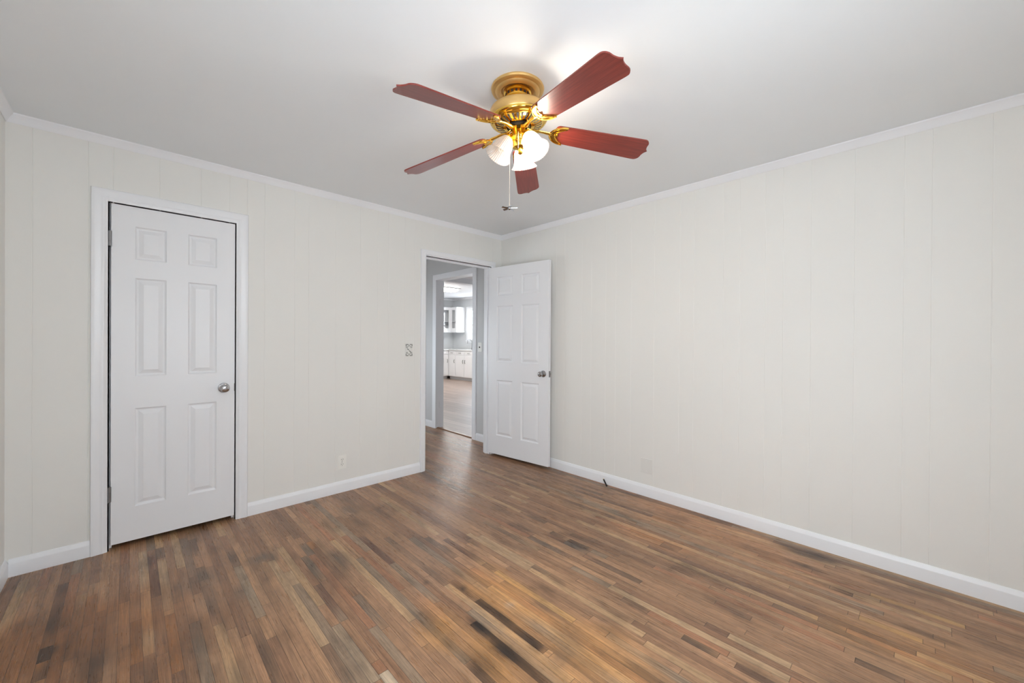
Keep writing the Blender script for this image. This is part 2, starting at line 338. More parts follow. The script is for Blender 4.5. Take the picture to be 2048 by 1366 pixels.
ST = [(-1.722, -1.879, 0.15, 0.26, 'amber', 0.7), (-2.04, -1.877, 0.1, 0.14, 'amber', 0.7), (-2.016, -1.721, 0.07, 0.1, 'orange', 0.35), (-2.001, -2.161, 0.09, 0.2, 'amber', 0.7), (-1.755, -2.36, 0.2, 0.25, 'amber', 0.5), (-0.615, -2.131, 0.1, 0.3, 'orange', 0.45), (-0.318, -2.587, 0.06, 0.25, 'orange', 0.4), (-1.631, -2.494, 0.12, 0.2, 'amber', 0.45), (-0.126, -2.895, 0.05, 0.16, 'black', 0.75), (-0.296, -2.884, 0.025, 0.09, 'black', 0.7), (-0.101, -2.756, 0.025, 0.07, 'black', 0.6), (-0.765, -3.142, 0.08, 0.25, 'amber', 0.25), (-0.719, -3.401, 0.15, 0.3, 'amber', 0.3), (-3.284, -0.905, 0.03, 0.03, 'black', 0.8), (-3.252, -0.911, 0.03, 0.02, 'black', 0.45), (-3.052, -1.088, 0.03, 0.03, 'black', 0.5), (-3.167, -0.242, 0.03, 0.02, 'black', 0.35), (-2.596, -0.855, 0.02, 0.03, 'black', 0.5), (-2.5, -0.694, 0.06, 0.06, 'greyst', 0.5), (-2.642, -0.989, 0.03, 0.09, 'greyst', 0.5), (-2.854, -0.751, 0.15, 0.12, 'greyst', 0.35), (-2.751, -0.687, 0.05, 0.08, 'greyst', 0.4), (-3.281, -0.794, 0.4, 0.35, 'umber_vignette', 0.65), (-3.358, -0.905, 0.45, 0.3, 'umber_vignette', 0.7), (-3.023, -1.223, 0.3, 0.25, 'umber_vignette', 0.5), (-2.164, -0.988, 0.05, 0.09, 'black', 0.4), (-1.89, -0.688, 0.05, 0.08, 'black', 0.35), (-1.886, -0.399, 0.05, 0.1, 'greyst', 0.45), (-2.498, -0.712, 0.08, 0.06, 'greyst', 0.45), (-1.99, -1.488, 0.025, 0.08, 'black', 0.4), (-1.929, -1.555, 0.02, 0.02, 'black', 0.5), (-1.82, -1.726, 0.015, 0.02, 'black', 0.7), (-2.085, -1.979, 0.02, 0.03, 'black', 0.35), (-1.923, -1.921, 0.015, 0.015, 'black', 0.4), (-1.515, -2.005, 0.02, 0.06, 'black', 0.5), (-1.535, -2.391, 0.03, 0.08, 'black', 0.4), (-2.054, -2.153, 0.05, 0.09, 'black', 0.5), (-1.703, -2.315, 0.06, 0.08, 'greyst', 0.35), (-1.732, -1.98, 0.02, 0.02, 'grey', 0.4), (-1.839, -2.245, 0.02, 0.03, 'black', 0.5), (-1.956, -2.169, 0.025, 0.06, 'black', 0.7), (-1.81, -2.349, 0.06, 0.04, 'greyst', 0.4), (-1.04, -1.823, 0.02, 0.06, 'black', 0.5), (-1.071, -0.247, 0.08, 0.15, 'greyst', 0.3), (-1.916, -0.687, 0.05, 0.1, 'black', 0.3), (-2.163, -1.034, 0.05, 0.12, 'greyst', 0.5), (-0.877, -2.142, 0.05, 0.25, 'greyst', 0.25), (-1.068, -1.909, 0.05, 0.2, 'greyst', 0.25), (-2.434, -1.837, 0.05, 0.06, 'black', 0.25), (-0.156, -2.282, 0.16, 0.5, 'orange', 0.45), (-0.397, -2.817, 0.2, 0.4, 'orange', 0.25), (-1.193, -2.834, 0.02, 0.05, 'black', 0.25), (-1.935, -1.99, 0.026, 0.07, 'black', 0.85), (-1.935, -2.2, 0.028, 0.1, 'black', 0.85), (-1.935, -2.33, 0.02, 0.06, 'black', 0.5), (-1.822, -2.02, 0.022, 0.08, 'black', 0.6), (-1.822, -2.2, 0.02, 0.06, 'black', 0.5)]
STC = {'amber': (174, 126, 74), 'umber_vignette': (132, 86, 48), 'orange': (166, 116, 76), 'black': (30, 22, 18), 'greyst': (104, 92, 80), 'grey': (170, 166, 158)}  # umber: finish colour mixed with painted vignette darkening
def build_floor():
    rs = random.Random(11)
    tot = sum(b[1] for b in BASE)
    def pick():
        t = rs.random()*tot
        for c, w_ in BASE:
            t -= w_
            if t <= 0: return c
        return BASE[0][0]
    verts, faces, cols, uvs, uve = [], [], [], [], []
    for r in range(NR):
        xa = FX0 + r*W_STRIP; xb = xa + W_STRIP
        cuts = [FY0]; y = FY0 + rs.uniform(.1, .7)
        while y < FY1-.1: cuts.append(y); y += rs.choice((.4, .6, .8, 1.0, 1.3, 1.6))*rs.uniform(.85, 1.15)
        cuts.append(FY1)
        segs = [(a, b, None) for a, b in zip(cuts, cuts[1:])]
        for (rr, y0, y1, t) in PL:
            if rr != r: continue
            new = []
            for (a, b, k) in segs:
                if b <= y0 or a >= y1 or (k is not None): new.append((a, b, k)); continue
                lo = y0 if a < y0-.02 else a; hi = y1 if b > y1+.02 else b
                if lo > a: new.append((a, lo, k))
                new.append((lo, hi, t))
                if hi < b: new.append((hi, b, k))
            # fuse the pieces of this board
            out = []
            for s_ in new:
                if out and out[-1][2] == t == s_[2] and abs(out[-1][1]-s_[0]) < 1e-6: out[-1] = (out[-1][0], s_[1], t)
                else: out.append(s_)
            segs = out
        for (a, b, t) in segs:
            c = np.array(s2l(TONE[t] if t else pick())); rn = rs.random()
            if not t: c = c*rs.uniform(.90, 1.10)
            alt = np.array(s2l(pick()))*rs.uniform(.9, 1.05); dark = t in ('char', 'char2', 'dk', 'dk2', 'dkred', 'grey', 'brown')
            fs = rs.choice((0, 1)); fl = min(.22, (b-a)*.45) if t not in ('char',) else .05; nzo = rs.uniform(0, 50)
            ny = max(1, int((b-a)/.03)); ys = [a+(b-a)*k/ny for k in range(ny+1)]
            i0 = len(verts)
            for yy in ys:
                for u in (0, .5, 1): verts.append((xa+u*W_STRIP, yy, 0))
            for k in range(ny):
                for j in range(2):
                    q = [i0+k*3+j, i0+k*3+j+1, i0+(k+1)*3+j+1, i0+(k+1)*3+j]; faces.append(q)
                    for vi, (uu, yy) in zip(q, ((j*.5, ys[k]), (j*.5+.5, ys[k]), (j*.5+.5, ys[k+1]), (j*.5, ys[k+1]))):
                        cv = c
                        if dark:
                            wg = .82 + .55*noise.noise(Vector(((xa+uu*W_STRIP)*22, yy*6, nzo)))
                            e_ = (yy-a) if fs else (b-yy); wg *= min(1, .25+e_/max(fl, .01))
                            wg = max(.15, min(1, wg)); cv = c*wg + alt*(1-wg)
                        cols.append((*cv, rn)); uvs.append((uu, yy-a)); uve.append((b-yy, 0))
    P = np.array([verts[i] for f_ in faces for i in f_]); Cc = np.array(cols)
    # dark mineral mottling of the oak itself
    mot = np.array([noise.noise(Vector((p_[0]*9+p_[1]*.6, p_[1]*3.1, 7.7))) + .6*noise.noise(Vector((p_[0]*30, p_[1]*9, 1.7))) for p_ in P])
    Cc[:, :3] *= (1 - .34*np.clip((mot-.18)*2.2, 0, 1))[:, None]
    # stains: each has its own outline, roughened by noise; umber also holds painted vignette
    for (sx_, sy_, rx, ry, k, s_) in ST:
        near = np.where((abs(P[:, 0]-sx_) < rx*2.6) & (abs(P[:, 1]-sy_) < ry*2.6))[0]
        if not len(near): continue
        q = P[near]; nz = np.array([noise.noise(Vector((v[0]*14+sx_*3, v[1]*5, 3.1))) for v in q])
        d = np.sqrt(((q[:, 0]-sx_)/rx)**2 + ((q[:, 1]-sy_)/ry)**2) + nz*.55
        wgt = np.clip(1.35-d, 0, 1)**1.0*s_; wgt = np.clip(wgt, 0, .97)[:, None]
        tc_ = np.array(s2l(STC[k]))
        base = Cc[near, :3]
        if k in ('amber', 'orange', 'umber_vignette'):
            lum = base.mean(1, keepdims=True)/.17; tgt = tc_*np.clip(lum, .3, 1.5)
        else: tgt = tc_*np.ones_like(base)
        Cc[near, :3] = base*(1-wgt) + tgt*wgt
    me = bpy.data.meshes.new('floor'); me.from_pydata(verts, [], faces); me.update()
    ca = me.color_attributes.new('Col', 'FLOAT_COLOR', 'CORNER'); ca.data.foreach_set('color', Cc.astype(np.float32).ravel())
    u = me.uv_layers.new(name='strip'); u.data.foreach_set('uv', np.array(uvs, np.float32).ravel())
    u = me.uv_layers.new(name='ends'); u.data.foreach_set('uv', np.array(uve, np.float32).ravel())
    me.materials.append(M['floor'])
    o = bpy.data.objects.new('floor', me); C.objects.link(o); S(o, 'worn oak strip floor of the bedroom and hall')
build_floor()

# ------------------------------------------------------------------ walls, ceiling
D1 = (-3.130, -2.512, 0, 2.062)       # closet door opening
D2 = (-.978, -.163, 0, 2.068)         # doorway to the hall
TW = .105
gN = [-3.423, -3.216, -3.114, -2.907, -2.700, -2.544, -2.441, -2.333, -2.133, -2.032, -1.827, -1.620, -1.47, -1.37, -1.207, -1.10, -.89, -.79, -.59, -.38, -.13]
pat = [0, .153, .253, .4, .605, .81, .915, 1.12]
gE = [-(p_ + 1.226*k) for k in range(4) for p_ in pat]; gE = [g for g in gE if -4.04 < g < -.05]
wall('wall_north', F_N, XW, 0, 0, H, M['wall'], [D1, D2], gN)
wall('wall_east', F_E, YS, 0, 0, H, M['wall'], grooves=gE, gd=.0010)
wall('wall_west', F_W, YS, 0, 0, H, M['wall'], WIN_W, [g for g in gE if not any(a-.1 < g < b+.1 for a, b, _, _ in WIN_W)], thick=.12)
wall('wall_south', F_S, XW, 0, 0, H, M['wall'], WIN_S, [XW+g for g in (.2, .4, .56, .66, 1.47, 1.58, 1.78, 2.0, 3.3)], thick=.12)
S(obj('ceiling', bx((XW-.02, YS-.02, H), (.12, TW, H+.05)), M['ceil']), 'plain white bedroom ceiling')

# crown moulding, one mitred loop round the room
def crown():
    prof = [(0, -.046), (.005, -.047), (.008, -.042), (.012, -.034), (.019, -.022), (.026, -.012), (.030, -.007), (.031, 0)]
    bm = bmesh.new(); R = []
    for d, z in prof:
        R.append([bm.verts.new(v) for v in ((XW+d, YS+d, H+z), (-d, YS+d, H+z), (-d, -d, H+z), (XW+d, -d, H+z))])
    for a, b in zip(R, R[1:]):
        for k in range(4): bm.faces.new((a[k], a[(k+1) % 4], b[(k+1) % 4], b[k]))
    S(obj('trim_1', bm, M['trim'], smooth=30), 'narrow white crown moulding round the ceiling')
crown()
BB = [(0, 0), (.014, 0), (.014, .066), (.0125, .072), (.008, .080), (.006, .088), (.004, .091), (0, .092)]
ci = D1[0]-.076; 
for nm, f, a0, a1 in (('baseboard_north', F_N, XW+.014, D1[0]-.076), ('baseboard_north', F_N, D1[1]+.076, D2[0]-.064), ('baseboard_east', F_E, YS+.014, -.014),
                      ('baseboard_west', F_W, YS+.014, -.0), ('baseboard_south', F_S, XW+.014, -.0)):
    S(obj(nm, extrude_profile(BB, a0, a1, f), M['trim'], smooth=30), None)
# closet: dark box behind the door
wall('wall_closet', frame_y(.70, -1), D1[0]-.3, D1[1]+.3, 0, H, M['dark'])
wall('wall_closet', frame_x(D1[0]-.3, 1), TW, .70, 0, H, M['dark'])
wall('wall_closet', frame_x(D1[1]+.3, -1), TW, .70, 0, H, M['dark'])
S(obj('ceiling', bx((D1[0]-.3, TW, H), (D1[1]+.3, .70, H+.05)), M['dark']))
wall('wall_closet', frame_y(TW, 1), D1[0]-.3, D1[1]+.3, 0, H, M['dark'], [D1])

# jambs
def jamb(name, D, t=.018, stop=True, label=None, y0=0., y1=TW, gap=0, m=None):
    bm = bmesh.new(); a0, a1, _, zt = D
    box(bm, (a0-t, y0, 0), (a0, y1, zt)); box(bm, (a1, y0, 0), (a1+t, y1, zt)); box(bm, (a0-t, y0, zt), (a1+t, y1, zt+t))
    if stop:
        s0, s1 = stop
        box(bm, (a0, s0, 0), (a0+.011, s1, zt)); box(bm, (a1-.011, s0, 0), (a1, s1, zt)); box(bm, (a0+.011, s0, zt-.011), (a1-.011, s1, zt))
    S(obj(name, bm, m or M['trim']), label)
jamb('trim_2', D1, stop=(.045, .08), label='white jamb of the closed door')
jamb('trim_3', D2, stop=(.04, .075), label='white jamb of the open doorway')
casing('trim_4', F_N, D1[0], D1[1], D1[3], label='white moulded casing round the closed door')
casing('trim_5', F_N, D2[0], D2[1], D2[3], sc=.82, label='white casing round the open doorway')
casing('trim_6', frame_y(TW, 1), D2[0], D2[1], D2[3], sc=.6)
# strike plate on the left jamb
S(obj('trim_7', bx((D2[0]+.0005, .012, .915), (D2[0]+.0025, .036, .972)), M['steel']), 'small metal strike plate on the doorway jamb')

# ------------------------------------------------------------------ doors
def panel_door(name, wd, z0, z1, cols, rows, t=.035):
    """six-panel moulded door; local x along the width from the hinge, front at y=0 facing -y, back at y=t"""
    bm = bmesh.new()
    xs = sorted({0, wd, *[c for ab in cols for c in ab]}); zs = sorted({z0, z1, *[c for ab in rows for c in ab]})
    for side in (0, 1):
        yf = 0 if side == 0 else t; sg = 1 if side == 0 else -1
        for xa, xb in zip(xs, xs[1:]):
            for za, zb in zip(zs, zs[1:]):
                isp = any(abs(c[0]-xa) < 1e-6 for c in cols) and any(abs(r[0]-za) < 1e-6 for r in rows)
                if not isp:
                    bm.faces.new([bm.verts.new(v) for v in ((xa, yf, za), (xb, yf, za), (xb, yf, zb), (xa, yf, zb))]); continue
                prof = [(0, 0), (.003, .0045), (.008, .0090), (.013, .0100), (.016, .0098), (.037, .0012), (.039, .0006)]
                prev = None
                for (i, d) in prof:
                    ring = [bm.verts.new(v) for v in ((xa+i, yf+sg*d, za+i), (xb-i, yf+sg*d, za+i), (xb-i, yf+sg*d, zb-i), (xa+i, yf+sg*d, zb-i))]
                    if prev:
                        for k in range(4): bm.faces.new((prev[k], prev[(k+1) % 4], ring[(k+1) % 4], ring[k]))
                    prev = ring
                bm.faces.new(prev)
    for v in (((0,0,z0),(0,t,z0),(0,t,z1),(0,0,z1)), ((wd,0,z0),(wd,t,z0),(wd,t,z1),(wd,0,z1)), ((0,0,z0),(wd,0,z0),(wd,t,z0),(0,t,z0)), ((0,0,z1),(wd,0,z1),(wd,t,z1),(0,t,z1))):
        bm.faces.new([bm.verts.new(p) for p in v])
    bmesh.ops.remove_doubles(bm, verts=bm.verts, dist=1e-6)
    return obj(name, bm, M['door'], smooth=14)
ROWS = [(.235, .834), (1.030, 1.630), (1.743, 1.943)]
def knob(parent, x, z, side, name='door_handle', label='satin nickel round knob'):
    """side -1: on the front (y=0), +1 on the back (y=t)"""
    pr = [(.0001, 0), (.032, 0), (.0335, .003), (.031, .007), (.020, .010), (.013, .014), (.0115, .026), (.014, .033), (.022, .039), (.0262, .047), (.0268, .054), (.0245, .061), (.017, .0655), (.008, .067), (.0001, .0672)]
    bm = lathe(pr, 40)
    rot = Matrix.Rotation(PI/2 if side < 0 else -PI/2, 4, 'X')
    k = obj(name, bm, M['chrome'], parent, smooth=30, mw=Matrix.Translation((x, 0 if side < 0 else .035, z)) @ rot)
    k['label'] = label
    # keyhole button
    b = obj('lock_button', lathe([(.0001, .066), (.0055, .066), (.0055, .0695), (.004, .0705), (.0001, .0705)], 16), M['steel'], k, smooth=30)
    return k
def hinge(parent, x, z, y=-.0):
    bm = lathe([(.0001, -.046), (.004, -.046), (.0070, -.044), (.0070, -.0175), (.0055, -.017), (.0070, -.0165), (.0070, .0165), (.0055, .017), (.0070, .0175), (.0070, .044), (.003, .046), (.0035, .049), (.0001, .050)], 14)
    box(bm, (-.0085, .0045, -.044), (.0085, .006, .044))
    h = obj('hinge', bm, M['steel'], parent, smooth=30, mw=Matrix.Translation((x, y, z))); h['label'] = 'grey metal butt hinge'
    return h

# closed closet door (door_1): slab sits a hand's gap inside the jamb
d1 = panel_door('door_1', .6100, .030, 2.0610, [(.104, .249), (.356, .508)], ROWS)
d1.location = (-3.1228, .0015, 0); S(d1, 'closed white six-panel door with satin knob'); d1['category'] = 'door'
knob(d1, .548, .925, -1); hinge(d1, -.005, 1.852, -.0075); hinge(d1, -.005, .334, -.0075)
lp = obj('latch_plate', bx((.6075, -.0012, .898), (.6125, .020, .952)), M['pewter'], d1)

# open door (door_2): swung into the room past square
d2 = panel_door('door_2', .797, .030, 2.052, [(.115, .340), (.455, .682)], ROWS)
ang = math.atan2(-.994, .109)
d2.location = (-.188, -.010, 0); d2.rotation_euler = (0, 0, ang)
S(d2, 'open white six-panel door leaning back against the right wall'); d2['category'] = 'door'
knob(d2, .735, .935, -1); knob(d2, .735, .935, 1, label='satin nickel knob on the far side')
lb = obj('latch_plate', bx((.7970, .006, .905), (.7985, .029, .965)), M['steel'], d2)
obj('latch_bolt', box(bmesh.new(), (.7985, .011, .927), (.8085, .024, .943), bev=.002), M['chrome'], d2, smooth=30)
for zz in (.30, 1.80): hinge(d2, -.004, zz, .040)

# ------------------------------------------------------------------ hall
HX = .12
K1 = (.662, 1.497, 0, 2.112)       # opening hall -> kitchen (y range)
FH = frame_x(HX, -1)
wall('wall_hall', FH, TW, 2.6, 0, H, M['hall'], [K1])
wall('wall_hall', frame_y(2.6, -1), -1.6, HX, 0, H, M['hall'])
wall('wall_hall', frame_x(-1.6, 1), TW, 2.6, 0, H, M['hall'], WIN_H_ADDED, thick=.12)
wall('wall_hall', frame_y(TW, 1), -1.6, HX, 0, H, M['hall'], [D2])
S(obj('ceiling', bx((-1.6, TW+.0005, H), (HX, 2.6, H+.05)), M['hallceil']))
fk = lambda a, d, z: (HX-d, a, z)
CK = [(0, 0), (0, .010), (.004, .013), (.030, .014), (.060, .017), (.078, .018), (.082, .014), (.082, 0)]
casing('trim_8', fk, K1[0], K1[1], K1[3], prof=CK, sc=.95, rev=.0, label='white casing of the kitchen doorway across the hall', m=M['trim'])
bm = bmesh.new()
box(bm, (HX-.001, K1[0]-.018, 0), (.245, K1[0], K1[3])); box(bm, (HX-.001, K1[1], 0), (.245, K1[1]+.018, K1[3])); box(bm, (HX-.001, K1[0]-.018, K1[3]), (.245, K1[1]+.018, K1[3]+.018))
S(obj('trim_9', bm, M['trim']), 'white jamb of the kitchen doorway')
# empty hinge mortises on the jamb
bm = bmesh.new()
for zc in (.33, 1.80): box(bm, (.175, K1[1]-.001, zc-.045), (.178, K1[1]+.001, zc+.045))
S(obj('trim_10', bm, M['hall']), 'filled hinge mortises on the kitchen doorway jamb')
for a0, a1 in ((TW+.01, K1[0]-.080), (K1[1]+.080, 2.6)):
    S(obj('baseboard_hall', extrude_profile(BB, a0, a1, fk), M['trim'], smooth=30))
th = [(-.026, 0), (-.024, .005), (-.016, .010), (-.004, .013), (.010, .013), (.020, .010), (.028, .004), (.030, 0)]
S(obj('trim_11', extrude_profile(th, K1[0]+.001, K1[1]-.001, lambda a, d, z: (.155+d, a, z)), M['brush'], smooth=50), 'brown rounded threshold strip at the kitchen doorway')

# ------------------------------------------------------------------ kitchen shell
KY0 = -.6
S(obj('floor', bx((.16, KY0, -.03), (KX, KY, .004)), M['lvp']), 'pale plank floor of the kitchen')
wall('wall_kitchen', frame_x(KX, -1), KY0, KY, 0, KH, M['kwall'], WIN_K+WIN_K2_ADDED, thick=.12)
wall('wall_kitchen', frame_y(KY, -1), .24, KX, 0, KH, M['kwall'])
wall('wall_kitchen', frame_y(KY0, 1), .24, KX, 0, KH, M['kwall'])
wall('wall_kitchen', frame_x(.24, 1), KY0, KY, 0, KH, M['kwall'], [K1])
S(obj('ceiling', bx((.24, 3.53, KH), (KX, KY, KH+.05)), M['kceil']), 'white kitchen ceiling')
S(obj('ceiling', bx((.24, KY0, 2.55), (KX, 3.38, 2.60)), M['kceil']), 'white ceiling of the room before the kitchen')
S(obj('trim_12', bx((.24, 3.38, 2.45), (KX, 3.53, KH+.05)), M['kceil']), 'white ceiling beam across the kitchen')
S(obj('trim_13', extrude_profile([(0, -.05), (.01, -.05), (.04, -.012), (.04, 0), (0, 0)], 3.53, KY, lambda a, d, z: (KX-d, a, KH+z)), M['trim']), 'white crown moulding on the kitchen wall')
S(obj('trim_13', extrude_profile([(0, -.05), (.01, -.05), (.04, -.012), (.04, 0), (0, 0)], .24, KX-.04, lambda a, d, z: (a, KY-d, KH+z)), M['trim']), None)

# ------------------------------------------------------------------ windows
def window(n, f, a0, a1, z0, z1, label, casew=.085, dd=-.06):
    root = S(empty('window_%d' % n, f((a0+a1)/2, 0, z0)), label)
    inv = Matrix.Translation(root.location).inverted()
    def put(nm, bm, m, par=root, sm=False):
        o = obj(nm, bm, m, None, smooth=sm)
        o.data.transform(inv); o.parent = par; return o
    def fb(bm, a, b): # box in frame coords
        p, q = f(*a), f(*b); box(bm, p, q)
    bm = bmesh.new(); c = casew
    fb(bm, (a0-c, 0, z0-.02), (a0, .016, z1)); fb(bm, (a1, 0, z0-.02), (a1+c, .016, z1)); fb(bm, (a0-c, 0, z1), (a1+c, .016, z1+c*.75))
    fb(bm, (a0-c*.9, 0, z0-.07), (a1+c*.9, .012, z0-.022))
    put('window_frame', bm, M['trim'])
    bm = bmesh.new(); fb(bm, (a0-c-.02, -.08, z0-.022), (a1+c+.02, .04, z0)); put('window_sill', bm, M['trim'])
    zm = (z0+z1)/2
    for (za, zb, dy) in ((z0, zm+.02, dd), (zm-.02, z1, dd-.03)):
        bm = bmesh.new(); s = .042
        fb(bm, (a0, dy, za), (a0+s, dy-.028, zb)); fb(bm, (a1-s, dy, za), (a1, dy-.028, zb))
        fb(bm, (a0+s, dy, za), (a1-s, dy-.028, za+s)); fb(bm, (a0+s, dy, zb-s), (a1-s, dy-.028, zb))
        sash = put('sash', bm, M['trim'])
        bm = bmesh.new(); fb(bm, (a0+s, dy-.012, za+s), (a1-s, dy-.016, zb-s)); put('window_pane', bm, M['pane'], sash)
    return root
window(1, frame_x(KX, -1), *WIN_K[0], 'bright kitchen window in the far wall')
n = 2
for wdw in WIN_S: window(n, F_S, *wdw, 'unseen bedroom window put in for daylight behind the camera'); n += 1
for wdw in WIN_W: window(n, F_W, *wdw, 'unseen bedroom window put in for daylight in the left wall'); n += 1
for wdw in WIN_H_ADDED: window(n, frame_x(-1.6, 1), *wdw, 'unseen window added to light the hall'); n += 1
for wdw in WIN_K2_ADDED: window(n, frame_x(KX, -1), *wdw, 'unseen tall window added to light the room before the kitchen'); n += 1

# ------------------------------------------------------------------ kitchen furniture
def kbox(parent, nm, a, b, m=None, bev=.002):
    o = obj(nm, box(bmesh.new(), a, b, bev=bev), m or M['kcab'], None, smooth=False); o.data.transform(Matrix.Translation(parent.location).inverted()); o.parent = parent; return o
def pull(parent, root, p, vert=True, nrm=(-1, 0)):
    p = Vector(p); nx, ny = nrm; n_ = Vector((nx, ny, 0)); al = Vector((0, 0, 1)) if vert else Vector((-ny, nx, 0))
    pts = [p-al*.05, p-al*.045+n_*.018, p-al*.02+n_*.026, p+al*.02+n_*.026, p+al*.045+n_*.018, p+al*.05]
    o = obj('handle', tube(pts, .006, 8), M['pewter'], None, smooth=True); o.data.transform(Matrix.Translation(root.location).inverted()); o.parent = parent
FXB = 4.40; ZC = .955
def base_cab(y0, y1, label, doors, drawers):
    r = empty('base_cabinet', (FXB+.3, (y0+y1)/2, .004)); tag(r, label, 'cabinet', 'white base cabinets along the far kitchen wall')
    yb = KY-.002 if y1 > 7.3 else y1-.001
    kbox(r, 'body', (FXB, y0, .10), (KX-.002, yb, ZC-.04)); kbox(r, 'toe_kick', (FXB+.05, y0, .005), (FXB+.07, y1, .10), M['kwall'])
    for (a, b) in drawers:
        d = kbox(r, 'drawer', (FXB-.018, a+.006, .80), (FXB, b-.006, ZC-.055)); pull(d, r, (FXB-.018, (a+b)/2, .852), vert=False)
    for (a, b, hs) in doors:
        d = kbox(r, 'door', (FXB-.018, a+.006, .115), (FXB, b-.006, .785)); pull(d, r, (FXB-.018, a+.05 if hs < 0 else b-.05, .585))
    return r
base_cab(6.93, 7.32, 'white base cabinet with one door and one drawer in the kitchen corner', [(6.93, 7.32, -1)], [(6.93, 7.32)])
base_cab(6.03, 6.93, 'white double-door base cabinet below the kitchen window', [(6.48, 6.93, -1), (6.03, 6.48, 1)], [(6.48, 6.93), (6.03, 6.48)])
r = empty('base_cabinet', (3.9, 7.62, .004)); tag(r, 'white base cabinet on the left arm of the kitchen corner', 'cabinet')
kbox(r, 'body', (3.40, 7.32, .10), (FXB-.022, KY-.002, ZC-.04)); kbox(r, 'toe_kick', (3.40, 7.37, .005), (FXB-.022, 7.39, .10), M['kwall'])
for a, b in ((3.42, 3.90), (3.90, 4.376)):
    d = kbox(r, 'door', (a+.006, 7.302, .115), (b-.006, 7.32, .785)); pull(d, r, (b-.05, 7.302, .585), nrm=(0, -1))
    d = kbox(r, 'drawer', (a+.006, 7.302, .80), (b-.006, 7.32, ZC-.055)); pull(d, r, ((a+b)/2, 7.302, .852), vert=False, nrm=(0, -1))
bm = bmesh.new(); z0, z1 = ZC-.039, ZC+.002
vs = [(3.36, 7.28), (FXB-.03, 7.28), (FXB-.03, 6.00), (KX-.002, 6.00), (KX-.002, KY-.002), (3.36, KY-.002)]
A = [bm.verts.new((x, y, z0)) for x, y in vs]; B = [bm.verts.new((x, y, z1)) for x, y in vs]
bm.faces.new(A[::-1]); bm.faces.new(B)
for i in range(6): bm.faces.new((A[i], A[(i+1) % 6], B[(i+1) % 6], B[i]))
ct = obj('countertop', bm, M['counter']); tag(ct, 'pale L-shaped laminate countertop on the white base cabinets', 'countertop')
# upper cabinets
def glass_door(root, f, a0, a1, z0, z1, nm='door', mull=None):
    s = .085
    bm = bmesh.new()
    for p, q in (((a0, 0, z0), (a0+s, .018, z1)), ((a1-s, 0, z0), (a1, .018, z1)), ((a0+s, 0, z0), (a1-s, .018, z0+.13)), ((a0+s, 0, z1-.085), (a1-s, .018, z1))):
        box(bm, f(*p), f(*q))
    d = obj(nm, bm, M['kcab']); inv = Matrix.Translation(root.location).inverted(); d.data.transform(inv); d.parent = root
    g = obj('window_pane', box(bmesh.new(), f(a0+s, .006, z0+.13), f(a1-s, .010, z1-.085)), M['pane']); g.name = 'glass_pane'; g.data.transform(inv); g.parent = d
    return d
def upper_shell(root, x0, y0, x1, y1, z0, z1, open_axis):
    """cabinet carcass open at its front (open_axis '-x' or '-y')"""
    bm = bmesh.new(); t = .018
    box(bm, (x0, y0, z0), (x1, y1, z0+t)); box(bm, (x0, y0, z1-t), (x1, y1, z1))
    box(bm, (x0+.02, y0+.02, 1.86), (x1-t, y1-t, 1.878))
    box(bm, (x0, y1-t, z0+t), (x1, y1, z1-t)); box(bm, (x1-t, y0, z0+t), (x1, y1-t, z1-t))
    if open_axis == '-x': box(bm, (x0, y0, z0+t), (x1-t, y0+t, z1-t))
    else: box(bm, (x0, y0, z0+t), (x0+t, y1-t, z1-t))
    o = obj('body', bm, M['kcab']); o.data.transform(Matrix.Translation(root.location).inverted()); o.parent = root
UZ0, UZ1 = 1.505, 2.335
r = empty('wall_cabinet', (4.84, 7.42, UZ0)); tag(r, 'white glass-door wall cabinet beside the kitchen window', 'cabinet', 'white glass-door wall cabinets in the kitchen corner')
upper_shell(r, 4.67, 7.255, KX-.002, 7.598, UZ0, UZ1, '-x'); d = glass_door(r, frame_x(4.67, -1), 7.262, 7.596, UZ0+.01, UZ1-.01)
bm = tube([(4.65, 7.29, 1.80), (4.63, 7.29, 1.81), (4.63, 7.29, 1.87), (4.65, 7.29, 1.88)], .005, 8); h = obj('handle', bm, M['chrome']); h.data.transform(Matrix.Translation(r.location).inverted()); h.parent = d
r = empty('wall_cabinet', (4.3, 7.76, UZ0)); tag(r, 'white glass-door wall cabinet on the left side of the kitchen corner', 'cabinet', 'white glass-door wall cabinets in the kitchen corner')
upper_shell(r, 3.80, 7.60, 4.995, KY-.002, UZ0, UZ1, '-y'); glass_door(r, frame_y(7.60, -1), 4.23, 4.663, UZ0+.01, UZ1-.01); glass_door(r, frame_y(7.60, -1), 3.80, 4.22, UZ0+.01, UZ1-.01)
# faucet in front of the window
r = empty('faucet', (4.86, 6.70, ZC+.002)); tag(r, 'grey gooseneck faucet in front of the kitchen window', 'faucet')
obj('base', lathe([(.0001, 0), (.028, 0), (.028, .02), (.018, .03), (.016, .06), (.0001, .06)], 24), M['steel'], r, smooth=30)
pts = [(0, 0, .05), (0, 0, .24)] + [(-.09+.09*math.cos(t), 0, .24+.09*math.sin(t)) for t in [PI*k/10 for k in range(11)]] + [(-.18, 0, .19)]
obj('spout', tube(pts, .011, 10), M['steel'], r, smooth=True)
obj('lever', tube([(0, -.015, .05), (0, -.05, .09), (0, -.07, .14)], .006, 8), M['steel'], r, smooth=True)
